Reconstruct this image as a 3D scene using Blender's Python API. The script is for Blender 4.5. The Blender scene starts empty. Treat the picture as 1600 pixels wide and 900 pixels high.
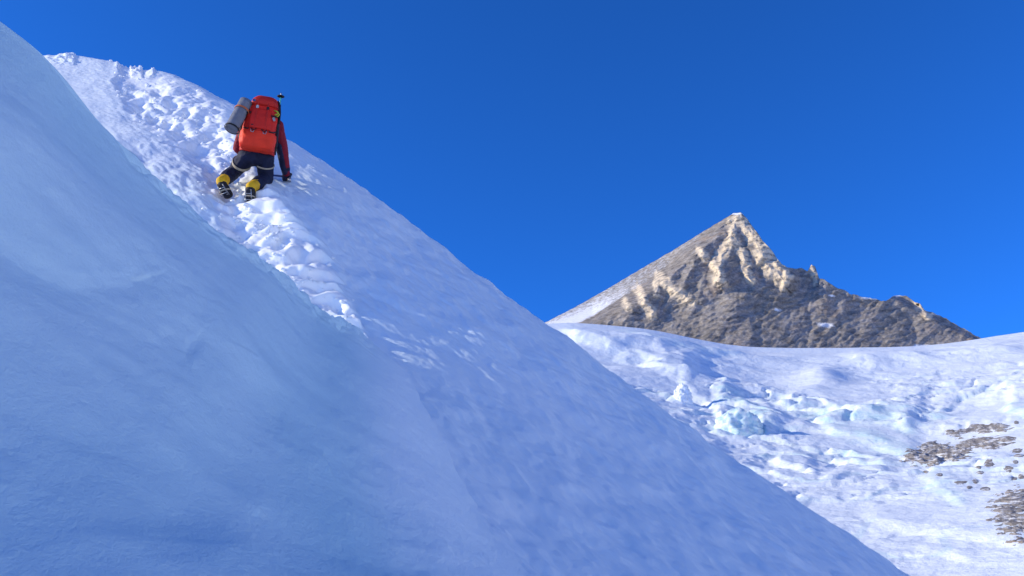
import bpy, bmesh, math, random
import numpy as np
from concurrent.futures import ThreadPoolExecutor
from mathutils import Vector, Matrix

R = math.radians
scene = bpy.context.scene
COL = scene.collection

# ------------------------------------------------------------------ camera
PITCH = R(20.0)
FPX = 1386.0                      # focal length in photograph pixels (1600 wide)
CAM = np.array((0.0, 0.0, 1.6))
cam_d = bpy.data.cameras.new('camera')
cam_d.sensor_width = 36.0
cam_d.lens = 36.0 * FPX / 1600.0
cam_d.clip_start = 0.05
cam_d.clip_end = 30000.0
cam = bpy.data.objects.new('camera', cam_d)
COL.objects.link(cam)
cam.location = CAM
cam.rotation_euler = (math.pi / 2 + PITCH, 0, 0)
scene.camera = cam

# ------------------------------------------------------------------ light
SUN = Vector((-0.95, -0.07, 0.348)).normalized()
SUN_EL = math.asin(SUN.z)
SUN_AZ = math.atan2(SUN.x, SUN.y)
world = bpy.data.worlds.new('World')
scene.world = world
world.use_nodes = True
wn = world.node_tree
sky = wn.nodes.new('ShaderNodeTexSky')
sky.sky_type = 'NISHITA'
sky.sun_disc = False
sky.sun_elevation = SUN_EL
sky.sun_rotation = SUN_AZ
sky.altitude = 5000
sky.air_density = 1.0
sky.dust_density = 0.0
sky.ozone_density = 6.0
tint = wn.nodes.new('ShaderNodeMix')
tint.data_type = 'RGBA'
tint.blend_type = 'MULTIPLY'
tint.inputs[0].default_value = 1.0
tint.inputs[7].default_value = (0.17, 0.58, 1.0, 1)
wn.links.new(sky.outputs[0], tint.inputs[6])
wn.links.new(tint.outputs[2], wn.nodes['Background'].inputs[0])
wn.nodes['Background'].inputs[1].default_value = 0.145
sun_d = bpy.data.lights.new('sun', 'SUN')
sun_d.energy = 2.35
sun_d.angle = R(0.5)
sun_d.color = (1.0, 0.90, 0.68)
sun = bpy.data.objects.new('sun', sun_d)
COL.objects.link(sun)
sun.rotation_euler = (-SUN).to_track_quat('-Z', 'Y').to_euler()
vs = scene.view_settings
vs.view_transform = 'Standard'
vs.look = 'None'
vs.gamma = 1.0
vs.exposure = 1.06
vs.use_curve_mapping = False

# ------------------------------------------------------------------ maths
CP, SP = math.cos(PITCH), math.sin(PITCH)


def P(u, v, d):
    """world point seen at photograph pixel (u, v) at depth d along the view axis"""
    x = (np.asarray(u, float) - 800) / FPX
    y = -(np.asarray(v, float) - 450) / FPX
    d = np.asarray(d, float)
    return np.stack([x * d, (CP - y * SP) * d, (SP + y * CP) * d + CAM[2]], -1)


def proj(p):
    q = p - CAM
    z = q[..., 1] * CP + q[..., 2] * SP
    y = -q[..., 1] * SP + q[..., 2] * CP
    z = np.where(z > 0.05, z, 0.05)
    return 800 + FPX * q[..., 0] / z, 450 - FPX * y / z, z


rng = np.random.RandomState(7)
PERM = rng.permutation(256).astype(np.int64)
PERM = np.concatenate([PERM, PERM, PERM])
GR = rng.normal(size=(256, 3))
GR /= np.linalg.norm(GR, axis=1)[:, None]


GRX, GRY, GRZ = (np.ascontiguousarray(GR[:, k]).astype(np.float32) for k in range(3))
PERM = PERM.astype(np.int32)
POOL = ThreadPoolExecutor(4)


def _perlin(p):
    i = np.floor(p).astype(np.int32)
    f = p - i.astype(np.float32)
    i &= 255
    w = f * f * f * (f * (f * 6 - 15) + 10)
    ix, iy, iz = (np.ascontiguousarray(i[:, k]) for k in range(3))
    fx, fy, fz = (np.ascontiguousarray(f[:, k]) for k in range(3))
    wx1, wy1, wz1 = (np.ascontiguousarray(w[:, k]) for k in range(3))
    out = np.zeros(len(p), np.float32)
    for dx in (0, 1):
        wx = wx1 if dx else 1 - wx1
        a = PERM[ix + dx] + iy
        for dy in (0, 1):
            wxy = wx * (wy1 if dy else 1 - wy1)
            b = PERM[a + dy] + iz
            for dz in (0, 1):
                g = PERM[b + dz]
                dot = GRX[g] * (fx - dx) + GRY[g] * (fy - dy) + GRZ[g] * (fz - dz)
                out += wxy * (wz1 if dz else 1 - wz1) * dot
    return out * np.float32(1.5)


def perlin(p):
    p = np.asarray(p)
    q = p.reshape(-1, 3).astype(np.float32)
    if len(q) < 4000:
        return _perlin(q).reshape(p.shape[:-1])
    ch = np.array_split(q, max(4, len(q) // 20000))
    return np.concatenate(list(POOL.map(_perlin, ch))).reshape(p.shape[:-1])


def fbm(p, n=4, gain=0.5, lac=2.03):
    a, s, out = 1.0, 1.0, 0.0
    for k in range(n):
        out = out + a * perlin(p * s + k * 17.3)
        a *= gain
        s *= lac
    return out


def ridged(p, n=4, gain=0.5):
    a, s, out = 1.0, 1.0, 0.0
    for k in range(n):
        out = out + a * (1 - 2.0 * np.abs(perlin(p * s + k * 9.1)))
        a *= gain
        s *= 2.07
    return out


def billow(p, n=3, gain=0.5):
    a, s, out = 1.0, 1.0, 0.0
    for k in range(n):
        out = out + a * (2.0 * np.abs(perlin(p * s + k * 5.7)) - 0.4)
        a *= gain
        s *= 2.1
    return out


def sstep(a, b, x):
    t = np.clip((x - a) / (b - a), 0, 1)
    return t * t * (3 - 2 * t)


def facets(U, V, cell, asp, ang, seed, sharp=1.0):
    """planar-faceted relief on a (V rows, U columns) grid: upper envelope of randomly turned pyramids"""
    rg = np.random.RandomState(seed)
    out = np.full(U.shape, -3.0, np.float32)
    u0, u1, v0, v1 = U.min(), U.max(), V.min(), V.max()
    us1 = np.maximum.accumulate(U[0])
    n = int((u1 - u0) * (v1 - v0) / (cell * cell * asp) * 1.6) + 4
    for _ in range(n):
        cx, cy = rg.uniform(u0, u1), rg.uniform(v0, v1)
        a = ang + rg.normal(0, 0.30)
        h = rg.uniform(0, 0.9)
        kx, ky = rg.uniform(0.7, 1.4), rg.uniform(0.7, 1.4)
        sk = rg.uniform(0.25, 0.75)
        W = cell * asp * 2.2
        j0, j1 = np.searchsorted(us1, cx - W), np.searchsorted(us1, cx + W)
        if j1 - j0 < 2:
            continue
        r0 = max(0, min(np.searchsorted(V[:, j0], cy - W), np.searchsorted(V[:, j1 - 1], cy - W)) - 4)
        r1 = max(np.searchsorted(V[:, j0], cy + W), np.searchsorted(V[:, j1 - 1], cy + W)) + 4
        du, dv = U[r0:r1, j0:j1] - cx, V[r0:r1, j0:j1] - cy
        x = (du * math.cos(a) + dv * math.sin(a)) / cell * kx
        y = (-du * math.sin(a) + dv * math.cos(a)) / (cell * asp) * ky
        x = np.where(x > 0, x * sk * 2, -x * (1 - sk) * 2)
        f = h + 1.0 - sharp * (x + np.abs(y))
        out[r0:r1, j0:j1] = np.maximum(out[r0:r1, j0:j1], f)
    return np.clip(out, -1.5, 3)


def cubic(net, n, axis):
    """Catmull-Rom resampling of a control net along one axis"""
    net = np.moveaxis(np.asarray(net, float), axis, 0)
    m = net.shape[0]
    t = np.linspace(0, m - 1, n)
    i = np.minimum(t.astype(int), m - 2)
    f = (t - i).reshape((-1,) + (1,) * (net.ndim - 1))
    p1, p2 = net[i], net[i + 1]
    p0 = np.where((i > 0).reshape(f.shape), net[np.maximum(i - 1, 0)], 2 * p1 - p2)
    p3 = np.where((i < m - 2).reshape(f.shape), net[np.minimum(i + 2, m - 1)], 2 * p2 - p1)
    r = 0.5 * (2 * p1 + (p2 - p0) * f + (2 * p0 - 5 * p1 + 4 * p2 - p3) * f ** 2
               + (3 * p1 - p0 - 3 * p2 + p3) * f ** 3)
    return np.moveaxis(r, 0, axis)


def grid_normals(g):
    a = np.gradient(g, axis=0)
    b = np.gradient(g, axis=1)
    n = np.cross(a, b)
    n /= np.linalg.norm(n, axis=-1)[..., None] + 1e-12
    return n


def polydist(u, v, pts):
    """distance to a polyline and the signed side (positive = above/right in the list's direction)"""
    best = np.full(u.shape, 1e9)
    side = np.zeros(u.shape)
    par = np.zeros(u.shape)
    for k in range(len(pts) - 1):
        ax, ay = pts[k][:2]
        bx, by = pts[k + 1][:2]
        dx, dy = bx - ax, by - ay
        L2 = dx * dx + dy * dy
        t = np.clip(((u - ax) * dx + (v - ay) * dy) / L2, 0, 1)
        ex, ey = u - (ax + t * dx), v - (ay + t * dy)
        d = np.hypot(ex, ey)
        m = d < best
        best = np.where(m, d, best)
        side = np.where(m, np.sign(dx * ey - dy * ex), side)
        par = np.where(m, k + t, par)
    return best, side, par


# ------------------------------------------------------------------ scene helpers
def tag(o, label=None, cat=None, group=None, kind=None):
    if label:
        o['label'] = label
    if cat:
        o['category'] = cat
    if group:
        o['group'] = group
    if kind:
        o['kind'] = kind
    return o


def link(name, me, mat=None, parent=None, smooth=True):
    o = bpy.data.objects.new(name, me)
    COL.objects.link(o)
    if mat is not None:
        me.materials.clear()
        me.materials.append(mat)
    if parent is not None:
        o.parent = parent
    if smooth and len(me.polygons):
        me.polygons.foreach_set('use_smooth', [True] * len(me.polygons))
    return o


def mesh_from(verts, faces, name='mesh'):
    me = bpy.data.meshes.new(name)
    verts = np.asarray(verts, np.float32).reshape(-1, 3)
    faces = np.asarray(faces, np.int32)
    me.vertices.add(len(verts))
    me.vertices.foreach_set('co', verts.ravel())
    n, k = faces.shape
    me.loops.add(n * k)
    me.loops.foreach_set('vertex_index', faces.ravel())
    me.polygons.add(n)
    me.polygons.foreach_set('loop_start', np.arange(0, n * k, k, dtype=np.int32))
    me.polygons.foreach_set('loop_total', np.full(n, k, np.int32))
    me.update(calc_edges=True)
    return me


def grid_faces(a, b, flip=False):
    i = np.arange(a * b).reshape(a, b)
    f = np.stack([i[:-1, :-1], i[1:, :-1], i[1:, 1:], i[:-1, 1:]], -1).reshape(-1, 4)
    return f[:, ::-1] if flip else f


def grid_mesh(g, flip=False, attrs=None):
    a, b = g.shape[:2]
    me = mesh_from(g, grid_faces(a, b, flip))
    for k, val in (attrs or {}).items():
        at = me.attributes.new(k, 'FLOAT', 'POINT')
        at.data.foreach_set('value', np.asarray(val, np.float32).ravel())
    return me


# ------------------------------------------------------------------ materials
class M:
    """tiny node-building helper"""

    def __init__(self, name):
        self.m = bpy.data.materials.new(name)
        self.m.use_nodes = True
        self.t = self.m.node_tree
        self.b = self.t.nodes['Principled BSDF']

    def n(self, kind, **kw):
        nd = self.t.nodes.new(kind)
        for k, v in kw.items():
            setattr(nd, k, v)
        return nd

    def l(self, a, b):
        self.t.links.new(a, b)

    def coord(self, scale=(1, 1, 1), rot=(0, 0, 0)):
        c = self.n('ShaderNodeTexCoord')
        mp = self.n('ShaderNodeMapping')
        mp.inputs['Scale'].default_value = scale
        mp.inputs['Rotation'].default_value = rot
        self.l(c.outputs['Object'], mp.inputs['Vector'])
        return mp.outputs[0]

    def noise(self, vec, scale, detail=4, rough=0.55, dist=0.0):
        n = self.n('ShaderNodeTexNoise')
        n.inputs['Scale'].default_value = scale
        n.inputs['Detail'].default_value = detail
        n.inputs['Roughness'].default_value = rough
        n.inputs['Distortion'].default_value = dist
        self.l(vec, n.inputs['Vector'])
        return n.outputs[0]

    def ramp(self, fac, stops):
        r = self.n('ShaderNodeValToRGB')
        el = r.color_ramp.elements
        while len(el) < len(stops):
            el.new(0.5)
        for e, (p, c) in zip(el, stops):
            e.position = p
            e.color = (c, c, c, 1) if isinstance(c, (int, float)) else (*c, 1)
        self.l(fac, r.inputs[0])
        return r.outputs[0]

    def mix(self, fac, a, b, mode='MIX'):
        x = self.n('ShaderNodeMix', data_type='RGBA', blend_type=mode)
        for s, v in ((0, fac), (6, a), (7, b)):
            if isinstance(v, (int, float)):
                x.inputs[s].default_value = v
            elif isinstance(v, tuple):
                x.inputs[s].default_value = (*v, 1)
            else:
                self.l(v, x.inputs[s])
        return x.outputs[2]

    def math(self, op, a, b=0.0):
        x = self.n('ShaderNodeMath', operation=op)
        for s, v in ((0, a), (1, b)):
            if isinstance(v, (int, float)):
                x.inputs[s].default_value = v
            else:
                self.l(v, x.inputs[s])
        return x.outputs[0]

    def attr(self, name):
        a = self.n('ShaderNodeAttribute', attribute_name=name)
        return a.outputs['Fac']

    def bump(self, h, strength, dist=0.1, prev=None):
        b = self.n('ShaderNodeBump')
        b.inputs['Strength'].default_value = strength
        b.inputs['Distance'].default_value = dist
        self.l(h, b.inputs['Height'])
        if prev is not None:
            self.l(prev, b.inputs['Normal'])
        return b.outputs[0]

    def done(self, color, rough=0.6, normal=None, spec=0.3, **kw):
        for key, v in (('Base Color', color), ('Roughness', rough)):
            if isinstance(v, (int, float)):
                self.b.inputs[key].default_value = v
            elif isinstance(v, tuple):
                self.b.inputs[key].default_value = (*v, 1)
            else:
                self.l(v, self.b.inputs[key])
        self.b.inputs['Specular IOR Level'].default_value = spec
        if normal is not None:
            self.l(normal, self.b.inputs['Normal'])
        for k, v in kw.items():
            self.b.inputs[k.replace('_', ' ')].default_value = v
        return self.m


def snow_material():
    m = M('snow')
    c = m.coord()
    big = m.noise(c, 0.6, 3)
    fresh_lit = m.attr('fresh_lit')
    crust = m.ramp(big, [(0.35, (0.75, 0.875, 0.93)), (0.7, (0.81, 0.905, 0.94))])
    col = m.mix(fresh_lit, crust, (0.90, 0.93, 0.945))  # whiter for fresh snow and for the painted sunlit patch
    n1 = m.bump(m.noise(c, 14, 5, 0.6), 0.4, 0.02)
    n2 = m.bump(m.noise(c, 90, 3, 0.6), 0.4, 0.005, n1)
    return m.done(col, 0.6, n2, 0.25)


def ice_material():
    m = M('ice_wall')
    c = m.coord()
    cs = m.coord((1.0, 0.55, 0.55), (0.3, 0.2, 0.9))
    big = m.noise(cs, 0.55, 4, 0.5, 0.6)
    col = m.ramp(big, [(0.3, (0.42, 0.65, 0.76)), (0.48, (0.49, 0.70, 0.80)), (0.7, (0.58, 0.75, 0.84))])
    col = m.mix(m.attr('drift'), col, (0.74, 0.87, 0.93))
    n1 = m.bump(m.noise(cs, 9.0, 6, 0.62), 0.5, 0.035)
    n2 = m.bump(m.noise(c, 70, 4, 0.65), 0.5, 0.007, n1)
    rough = m.ramp(big, [(0.3, 0.55), (0.7, 0.72)])
    return m.done(col, rough, n2, 0.2)


def glacier_material():
    m = M('glacier')
    c = m.coord()
    ice = m.attr('ice')
    br = m.noise(c, 0.05, 5, 0.65)
    f = m.math('MULTIPLY', ice, m.ramp(br, [(0.38, 0.15), (0.6, 1.0)]))
    icecol = m.ramp(m.noise(c, 0.11, 4), [(0.35, (0.52, 0.76, 0.78)), (0.65, (0.74, 0.87, 0.86))])
    col = m.mix(f, (0.85, 0.905, 0.935), icecol)
    n1 = m.bump(m.noise(c, 0.15, 6, 0.62), 0.5, 2.5)
    return m.done(col, 0.6, n1, 0.25)


def rock_material(name, scale, snow_attr=True, dust=False):
    m = M(name)
    c = m.coord()
    strat = m.coord((1, 1, 2.2), (0.35, 0.5, 0.2))
    a = m.noise(c, 0.9 * scale, 6, 0.62, 0.5)
    b = m.noise(strat, 3.2 * scale, 6, 0.7)
    d = m.noise(c, 14 * scale, 4, 0.7)
    base = m.ramp(a, [(0.28, (0.22, 0.20, 0.18)), (0.45, (0.34, 0.295, 0.245)), (0.56, (0.30, 0.275, 0.255)), (0.72, (0.42, 0.32, 0.235))])
    stain = m.ramp(b, [(0.30, 0.38), (0.52, 0.95), (0.72, 1.4)])
    col = m.mix(1.0, base, stain, 'MULTIPLY')
    grain = m.ramp(d, [(0.3, 0.7), (0.7, 1.2)])
    col = m.mix(1.0, col, grain, 'MULTIPLY')
    if snow_attr:
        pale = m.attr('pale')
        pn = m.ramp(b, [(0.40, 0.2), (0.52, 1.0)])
        col = m.mix(m.math('MULTIPLY', pale, pn), col, (0.74, 0.60, 0.42))  # sunlight on the upper ribs painted into the rock colour
        s = m.attr('snow')
        sn = m.ramp(m.math('ADD', m.math('MULTIPLY', s, 0.9), m.math('MULTIPLY', m.noise(c, 6 * scale, 6, 0.75), 0.6)), [(0.62, 0.0), (0.80, 1.0)])
        col = m.mix(sn, col, (0.80, 0.81, 0.83))
    if dust:
        st = m.coord((0.5, 0.25, 1.2), (0.2, 0.1, 0.7))
        col = m.mix(m.ramp(m.noise(st, 5.0 * scale, 6, 0.7), [(0.50, 0.0), (0.58, 1.0)]), col, (0.80, 0.81, 0.83))
        col = m.mix(0.35, col, (0.20, 0.19, 0.19))
    n1 = m.bump(b, 0.7, 1.2 / scale * 0.05)
    n2 = m.bump(d, 0.6, 0.25 / scale * 0.05, n1)
    return m.done(col, 0.85, n2, 0.15)


def fabric(name, col, rough=0.75, scale=60, var=0.25, bump=0.25, spec=0.25):
    m = M(name)
    c = m.coord()
    n = m.noise(c, 9, 4)
    col2 = m.mix(m.ramp(n, [(0.3, 0.0), (0.7, 1.0)]), tuple(x * (1 - var) for x in col), tuple(min(1, x * (1 + var)) for x in col))
    b1 = m.bump(m.noise(c, 12, 3), bump, 0.03)
    b2 = m.bump(m.noise(c, scale * 5, 2), 0.15, 0.002, b1)
    return m.done(col2, rough, b2, spec)


MAT = {}
MAT['snow'] = snow_material()
MAT['ice'] = ice_material()
MAT['glacier'] = glacier_material()
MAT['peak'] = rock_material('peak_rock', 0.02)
MAT['outcrop'] = rock_material('outcrop_rock', 0.12, False, dust=True)
MAT['orange'] = fabric('pack_nylon', (0.62, 0.020, 0.012), 0.6, 80, 0.15)
MAT['orange_base'] = fabric('pack_nylon_base', (0.76, 0.038, 0.013), 0.6, 80, 0.12)
MAT['orange_dark'] = fabric('pack_nylon_worn', (0.50, 0.018, 0.012), 0.6, 80, 0.15)
MAT['red'] = fabric('jacket_cloth', (0.22, 0.008, 0.020), 0.7, 60, 0.25, 0.5)
MAT['navy'] = fabric('trouser_cloth', (0.010, 0.014, 0.040), 0.75, 60, 0.3, 0.5)
MAT['glove'] = fabric('glove_cloth', (0.012, 0.014, 0.035), 0.7)
MAT['yellow'] = fabric('gaiter_cloth', (0.72, 0.42, 0.015), 0.65, 60, 0.15, 0.4)
MAT['black'] = fabric('black_webbing', (0.012, 0.012, 0.014), 0.6)
MAT['rubber'] = fabric('boot_rubber', (0.014, 0.014, 0.020), 0.55)
MAT['tan'] = fabric('harness_webbing', (0.42, 0.36, 0.26), 0.7, 60, 0.1)
MAT['foam'] = fabric('foam_mat', (0.17, 0.18, 0.21), 0.9, 40, 0.2, 0.3)
MAT['foam_shade'] = fabric('foam_gap_shade', (0.03, 0.032, 0.04), 0.9)  # near-black foam tone standing for shade in the gaps
MAT['strap_orange'] = fabric('orange_webbing', (0.60, 0.16, 0.06), 0.7)
MAT['grey_webbing'] = fabric('grey_webbing', (0.35, 0.36, 0.38), 0.6)
MAT['lime'] = fabric('lime_cord', (0.45, 0.50, 0.04), 0.6)
MAT['teal'] = fabric('pole_paint', (0.05, 0.42, 0.38), 0.4, 60, 0.05, 0.05, 0.5)
MAT['blue'] = fabric('axe_paint', (0.03, 0.06, 0.20), 0.4, 60, 0.05, 0.05, 0.5)
MAT['skin'] = M('skin').done((0.55, 0.33, 0.24), 0.5)
_ms = M('steel')
MAT['steel'] = _ms.done((0.45, 0.45, 0.46), 0.38, None, 0.5, Metallic=0.9)

# ================================================================== SETTING
K = 0.82                                   # depth scale of the near slopes

# ---- ground: one sheet reaching the horizon, sinking away below the slopes
nr, na = 60, 180
rr = np.concatenate([[0], np.geomspace(20, 22000, nr - 1)])
aa = np.linspace(0, 2 * np.pi, na)
GX = rr[:, None] * np.sin(aa)[None]
GY = rr[:, None] * np.cos(aa)[None]
gp = np.stack([GX, GY, np.zeros_like(GX)], -1)
GX_z = -28 - 60 * sstep(20, 900, rr)[:, None] + fbm(gp * 0.004, 4) * 18 * sstep(40, 600, rr)[:, None]
gp[..., 2] = GX_z
tag(link('ground', grid_mesh(gp, True, {'fresh_lit': np.ones(gp.shape[:2])}), MAT['snow']), kind='structure')

# ---- snow mountains added out of view, right of and behind camera, to bounce sunlight
az = np.radians(np.linspace(46, 214, 320))
tm = np.linspace(0, 1, 70)
AZ, TM = np.meshgrid(az, tm, indexing='ij')
prof = np.where(TM < 0.8, TM / 0.8, 1 - (TM - 0.8) / 0.2 * 0.5)
RM = 1500 + 1500 * TM
pm = np.stack([RM * np.sin(AZ), RM * np.cos(AZ), 0 * RM], -1)
crestm = 0.75 + 0.35 * ridged(np.stack([AZ * 3.2, 0 * AZ, 0 * AZ + 2], -1), 3)
endm = sstep(46, 70, np.degrees(AZ)) * sstep(214, 192, np.degrees(AZ))
pm[..., 2] = -90 + prof * 700 * crestm * endm + 150 * prof * endm * ridged(pm * 0.0022, 4, 0.5)
tag(link('bounce_mountains', grid_mesh(pm, np.cross(pm[1, 0] - pm[0, 0], pm[0, 1] - pm[0, 0])[2] < 0, {'fresh_lit': np.ones(pm.shape[:2])}), MAT['snow']), kind='structure')

# ---- climber's slope: crest (skyline) and foot stations in photograph pixels + depth
crestB = [(-140, 95, 20.5), (60, 88, 20.0), (150, 92, 19.4), (250, 113, 18.6), (340, 153, 17.4), (430, 205, 16.1),
          (560, 290, 14.7), (700, 395, 13.4), (850, 508, 12.1), (1000, 617, 11.0), (1200, 754, 9.9), (1420, 900, 8.9),
          (1640, 1050, 8.1), (1900, 1230, 7.3)]
footB = [(-180, 220, 14.6), (-20, 200, 14.3), (50, 260, 12.9), (120, 320, 11.7), (190, 380, 10.7), (270, 440, 9.8),
         (350, 510, 9.0), (430, 590, 8.1), (510, 680, 7.2), (570, 770, 6.5), (630, 890, 5.6), (700, 1030, 4.7),
         (800, 1210, 4.0), (950, 1420, 3.3)]
net = []
OUT = np.array((0.78, 0.62, 0.0))
for c, f in zip(crestB, footB):
    C = P(c[0], c[1], c[2] * K)
    F = P(f[0], f[1], f[2] * K)
    up = np.array((0.3, -0.45, 0.8))
    row = [F + (F - C) * 0.5 + np.array((0, 0, -0.5))]
    for t, h in ((0, 0), (0.3, 0.0), (0.58, 0.03), (0.82, 0.05)):
        row.append(F + (C - F) * t + up * h)
    row.append(C)
    row.append(C + OUT * 0.4 + np.array((0, 0, -0.27)))
    row.append(C + OUT * 1.5 + np.array((0, 0, -1.6)))
    row.append(C + OUT * 6 + np.array((0, 0, -8)))
    row.append(C + OUT * 18 + np.array((0, 0, -30)))
    net.append(row)
net = np.array(net)
NA = 760
gB = cubic(net, NA, 0)
# finer steps on the visible side of the crest
full = cubic(gB, 901, 1)
idx = np.concatenate([np.arange(0, 100, 5), np.arange(100, 600, 1), np.arange(600, 901, 6)])
gB = full[:, idx]
nB = grid_normals(gB)
if nB[NA // 2, 200, 2] < 0:
    nB = -nB
flipB = np.cross(gB[1:, :-1] - gB[:-1, :-1], gB[:-1, 1:] - gB[:-1, :-1])[NA // 2, 200, 2] < 0
uB, vB, zB = proj(gB)
vis = sstep(-400, -100, uB) * 1.0

E_RIDGE = np.array((2.37, -2.3, -2.63)); E_RIDGE /= np.linalg.norm(E_RIDGE)
E_CROSS = np.array((1.8, 3.8, 2.05)); E_CROSS -= E_RIDGE * (E_CROSS @ E_RIDGE); E_CROSS /= np.linalg.norm(E_CROSS)
E_N = np.cross(E_CROSS, E_RIDGE)
lc = np.stack([gB @ E_RIDGE, gB @ E_CROSS, gB @ E_N], -1)

# the trodden track: centre line and half width (photograph pixels)
TRACK = [(215, 96, 26), (205, 125, 30), (240, 160, 42), (290, 190, 44), (330, 225, 40), (352, 268, 34), (372, 305, 38),
         (392, 345, 46), (420, 385, 54), (455, 430, 56), (500, 478, 44), (555, 530, 16)]
dT, sT, pT = polydist(uB, vB, TRACK)
wT = np.interp(pT, np.arange(len(TRACK)), [t[2] for t in TRACK])
edge = 0.22 * wT * fbm(lc * 2.4 + 3.1, 3)
mT = sstep(1.12, 0.72, (dT + edge) / wT)
lower = sstep(280, 320, vB)

und = 0.012 * fbm(lc * 1.1 + 30, 2) + 0.028 * fbm(lc * np.array((0.7, 1.7, 1.0)) + 90, 2) * (1 - 0.6 * sstep(330, 180, vB)) + 0.05 * fbm(lc * np.array((0.35, 0.55, 0.5)), 3)
sas = 0.026 * fbm(lc * np.array((2.3, 5.6, 3.0)) + 11, 3, 0.5) * (1 - 0.5 * sstep(0.55, 0.8, 0.5 + 0.5 * perlin(lc * 0.5 + 40)))
flk = 0.03 * np.maximum(0, perlin(lc * np.array((2.2, 5.2, 3.0)) + 71) - 0.22)
fine = 0.0035 * fbm(lc * np.array((9, 15, 12)), 3)
smooth_top = sstep(330, 180, vB) * 0.75          # the wind-packed patch at upper left is smoother
calm = 1 - 0.65 * np.exp(-((uB - 650) / 90) ** 2 - ((vB - 530) / 45) ** 2)
base = und * calm + (sas + flk) * calm * (1 - smooth_top) * (1 - mT) + fine
# track relief: trench, lumps, foot holes, raised edge ledges
lump = 0.05 * billow(lc * np.array((2.6, 2.6, 2.6)) + 5, 3, 0.42)
scale_d = np.clip(zB / 10.2, 0.5, 2.0)
trench = -0.025 * mT
rim = 0.012 * sstep(0.62, 0.95, (dT + edge) / wT) * sstep(1.35, 1.0, (dT + edge) / wT)
holes = np.zeros(uB.shape)
rr_ = random.Random(4)
npar = 46
for k in range(npar):
    t = k / (npar - 1) * (len(TRACK) - 1.001)
    i = int(t); f = t - i
    cx = TRACK[i][0] * (1 - f) + TRACK[i + 1][0] * f
    cy = TRACK[i][1] * (1 - f) + TRACK[i + 1][1] * f
    w = TRACK[i][2] * (1 - f) + TRACK[i + 1][2] * f
    ddx, ddy = TRACK[i + 1][0] - TRACK[i][0], TRACK[i + 1][1] - TRACK[i][1]
    L = math.hypot(ddx, ddy)
    sgn = 1 if k % 2 else -1
    cx += -ddy / L * w * 0.33 * sgn + rr_.uniform(-7, 7)
    cy += ddx / L * w * 0.33 * sgn + rr_.uniform(-5, 5)
    hx, hy = rr_.uniform(8, 13), rr_.uniform(5, 8)
    r2 = ((uB - cx) / hx) ** 2 + ((vB - cy) / hy) ** 2
    holes -= rr_.uniform(0.05, 0.10) * np.exp(-r2) * (zB < 30)
# kicked ledges on the right-hand border below the climber
sd = dT * sT
lf = gB @ np.array((-0.17, 0.69, 0.70))
warp = 0.35 * perlin(lc * 1.7 + 21) + 0.12 * perlin(lc * 5 + 2)
ph = (lf * 3.1 + warp * 2.0)
saw = (ph - np.floor(ph))
ledge = 0.085 * (np.minimum(saw / 0.22, (1 - saw) / 0.78)) * lower * (0.5 * mT + sstep(-0.2, 0.4, -sd / wT) * sstep(1.35, 0.9, (-sd + edge) / wT) * 0.6)
xr = -(sd + 0.5 * edge) / wT
tilt = (0.06 + 0.08 * lower) * sstep(10.6, 8.2, pT) * np.clip(xr, -0.3, 0.8) * np.where(xr > 0, sstep(2.6, 0.6, xr), sstep(1.5, 0.95, -xr))
topq = 1 - 0.8 * sstep(155, 112, vB)
lump = lump * (1 - 0.40 * lower) * topq
disp = base + tilt * topq + (trench + lump + holes * topq) * mT + rim * (0.6 + 0.8 * perlin(lc * 3.3)) + ledge
# broken snow lip along the top skyline
lip = sstep(16, 3, np.abs(vB - np.interp(uB, [c[0] for c in crestB], [c[1] for c in crestB]))) * sstep(270, 230, uB) * sstep(40, 62, uB)
lipn = sstep(-0.05, 0.12, perlin(np.stack([uB * 0.045, vB * 0.01, 0 * uB + 4.2], -1)))
disp = disp + lip * lipn * (0.03 + 0.03 * billow(lc * 5.5, 3))
onside = sstep(0, 60, np.arange(len(idx)))[None, :]
gB2 = gB + nB * (disp * onside)[..., None]
fresh_lit = np.clip(mT * 1.0 + 0.55 * sstep(330, 220, vB + 0.25 * (uB - 300)), 0, 1)  # trodden snow is fresh; upper-left term puts its sunlight into the colour
me = grid_mesh(gB2, flipB, {'fresh_lit': fresh_lit})
tag(link('snow_slope', me, MAT['snow']), kind='structure')

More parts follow.
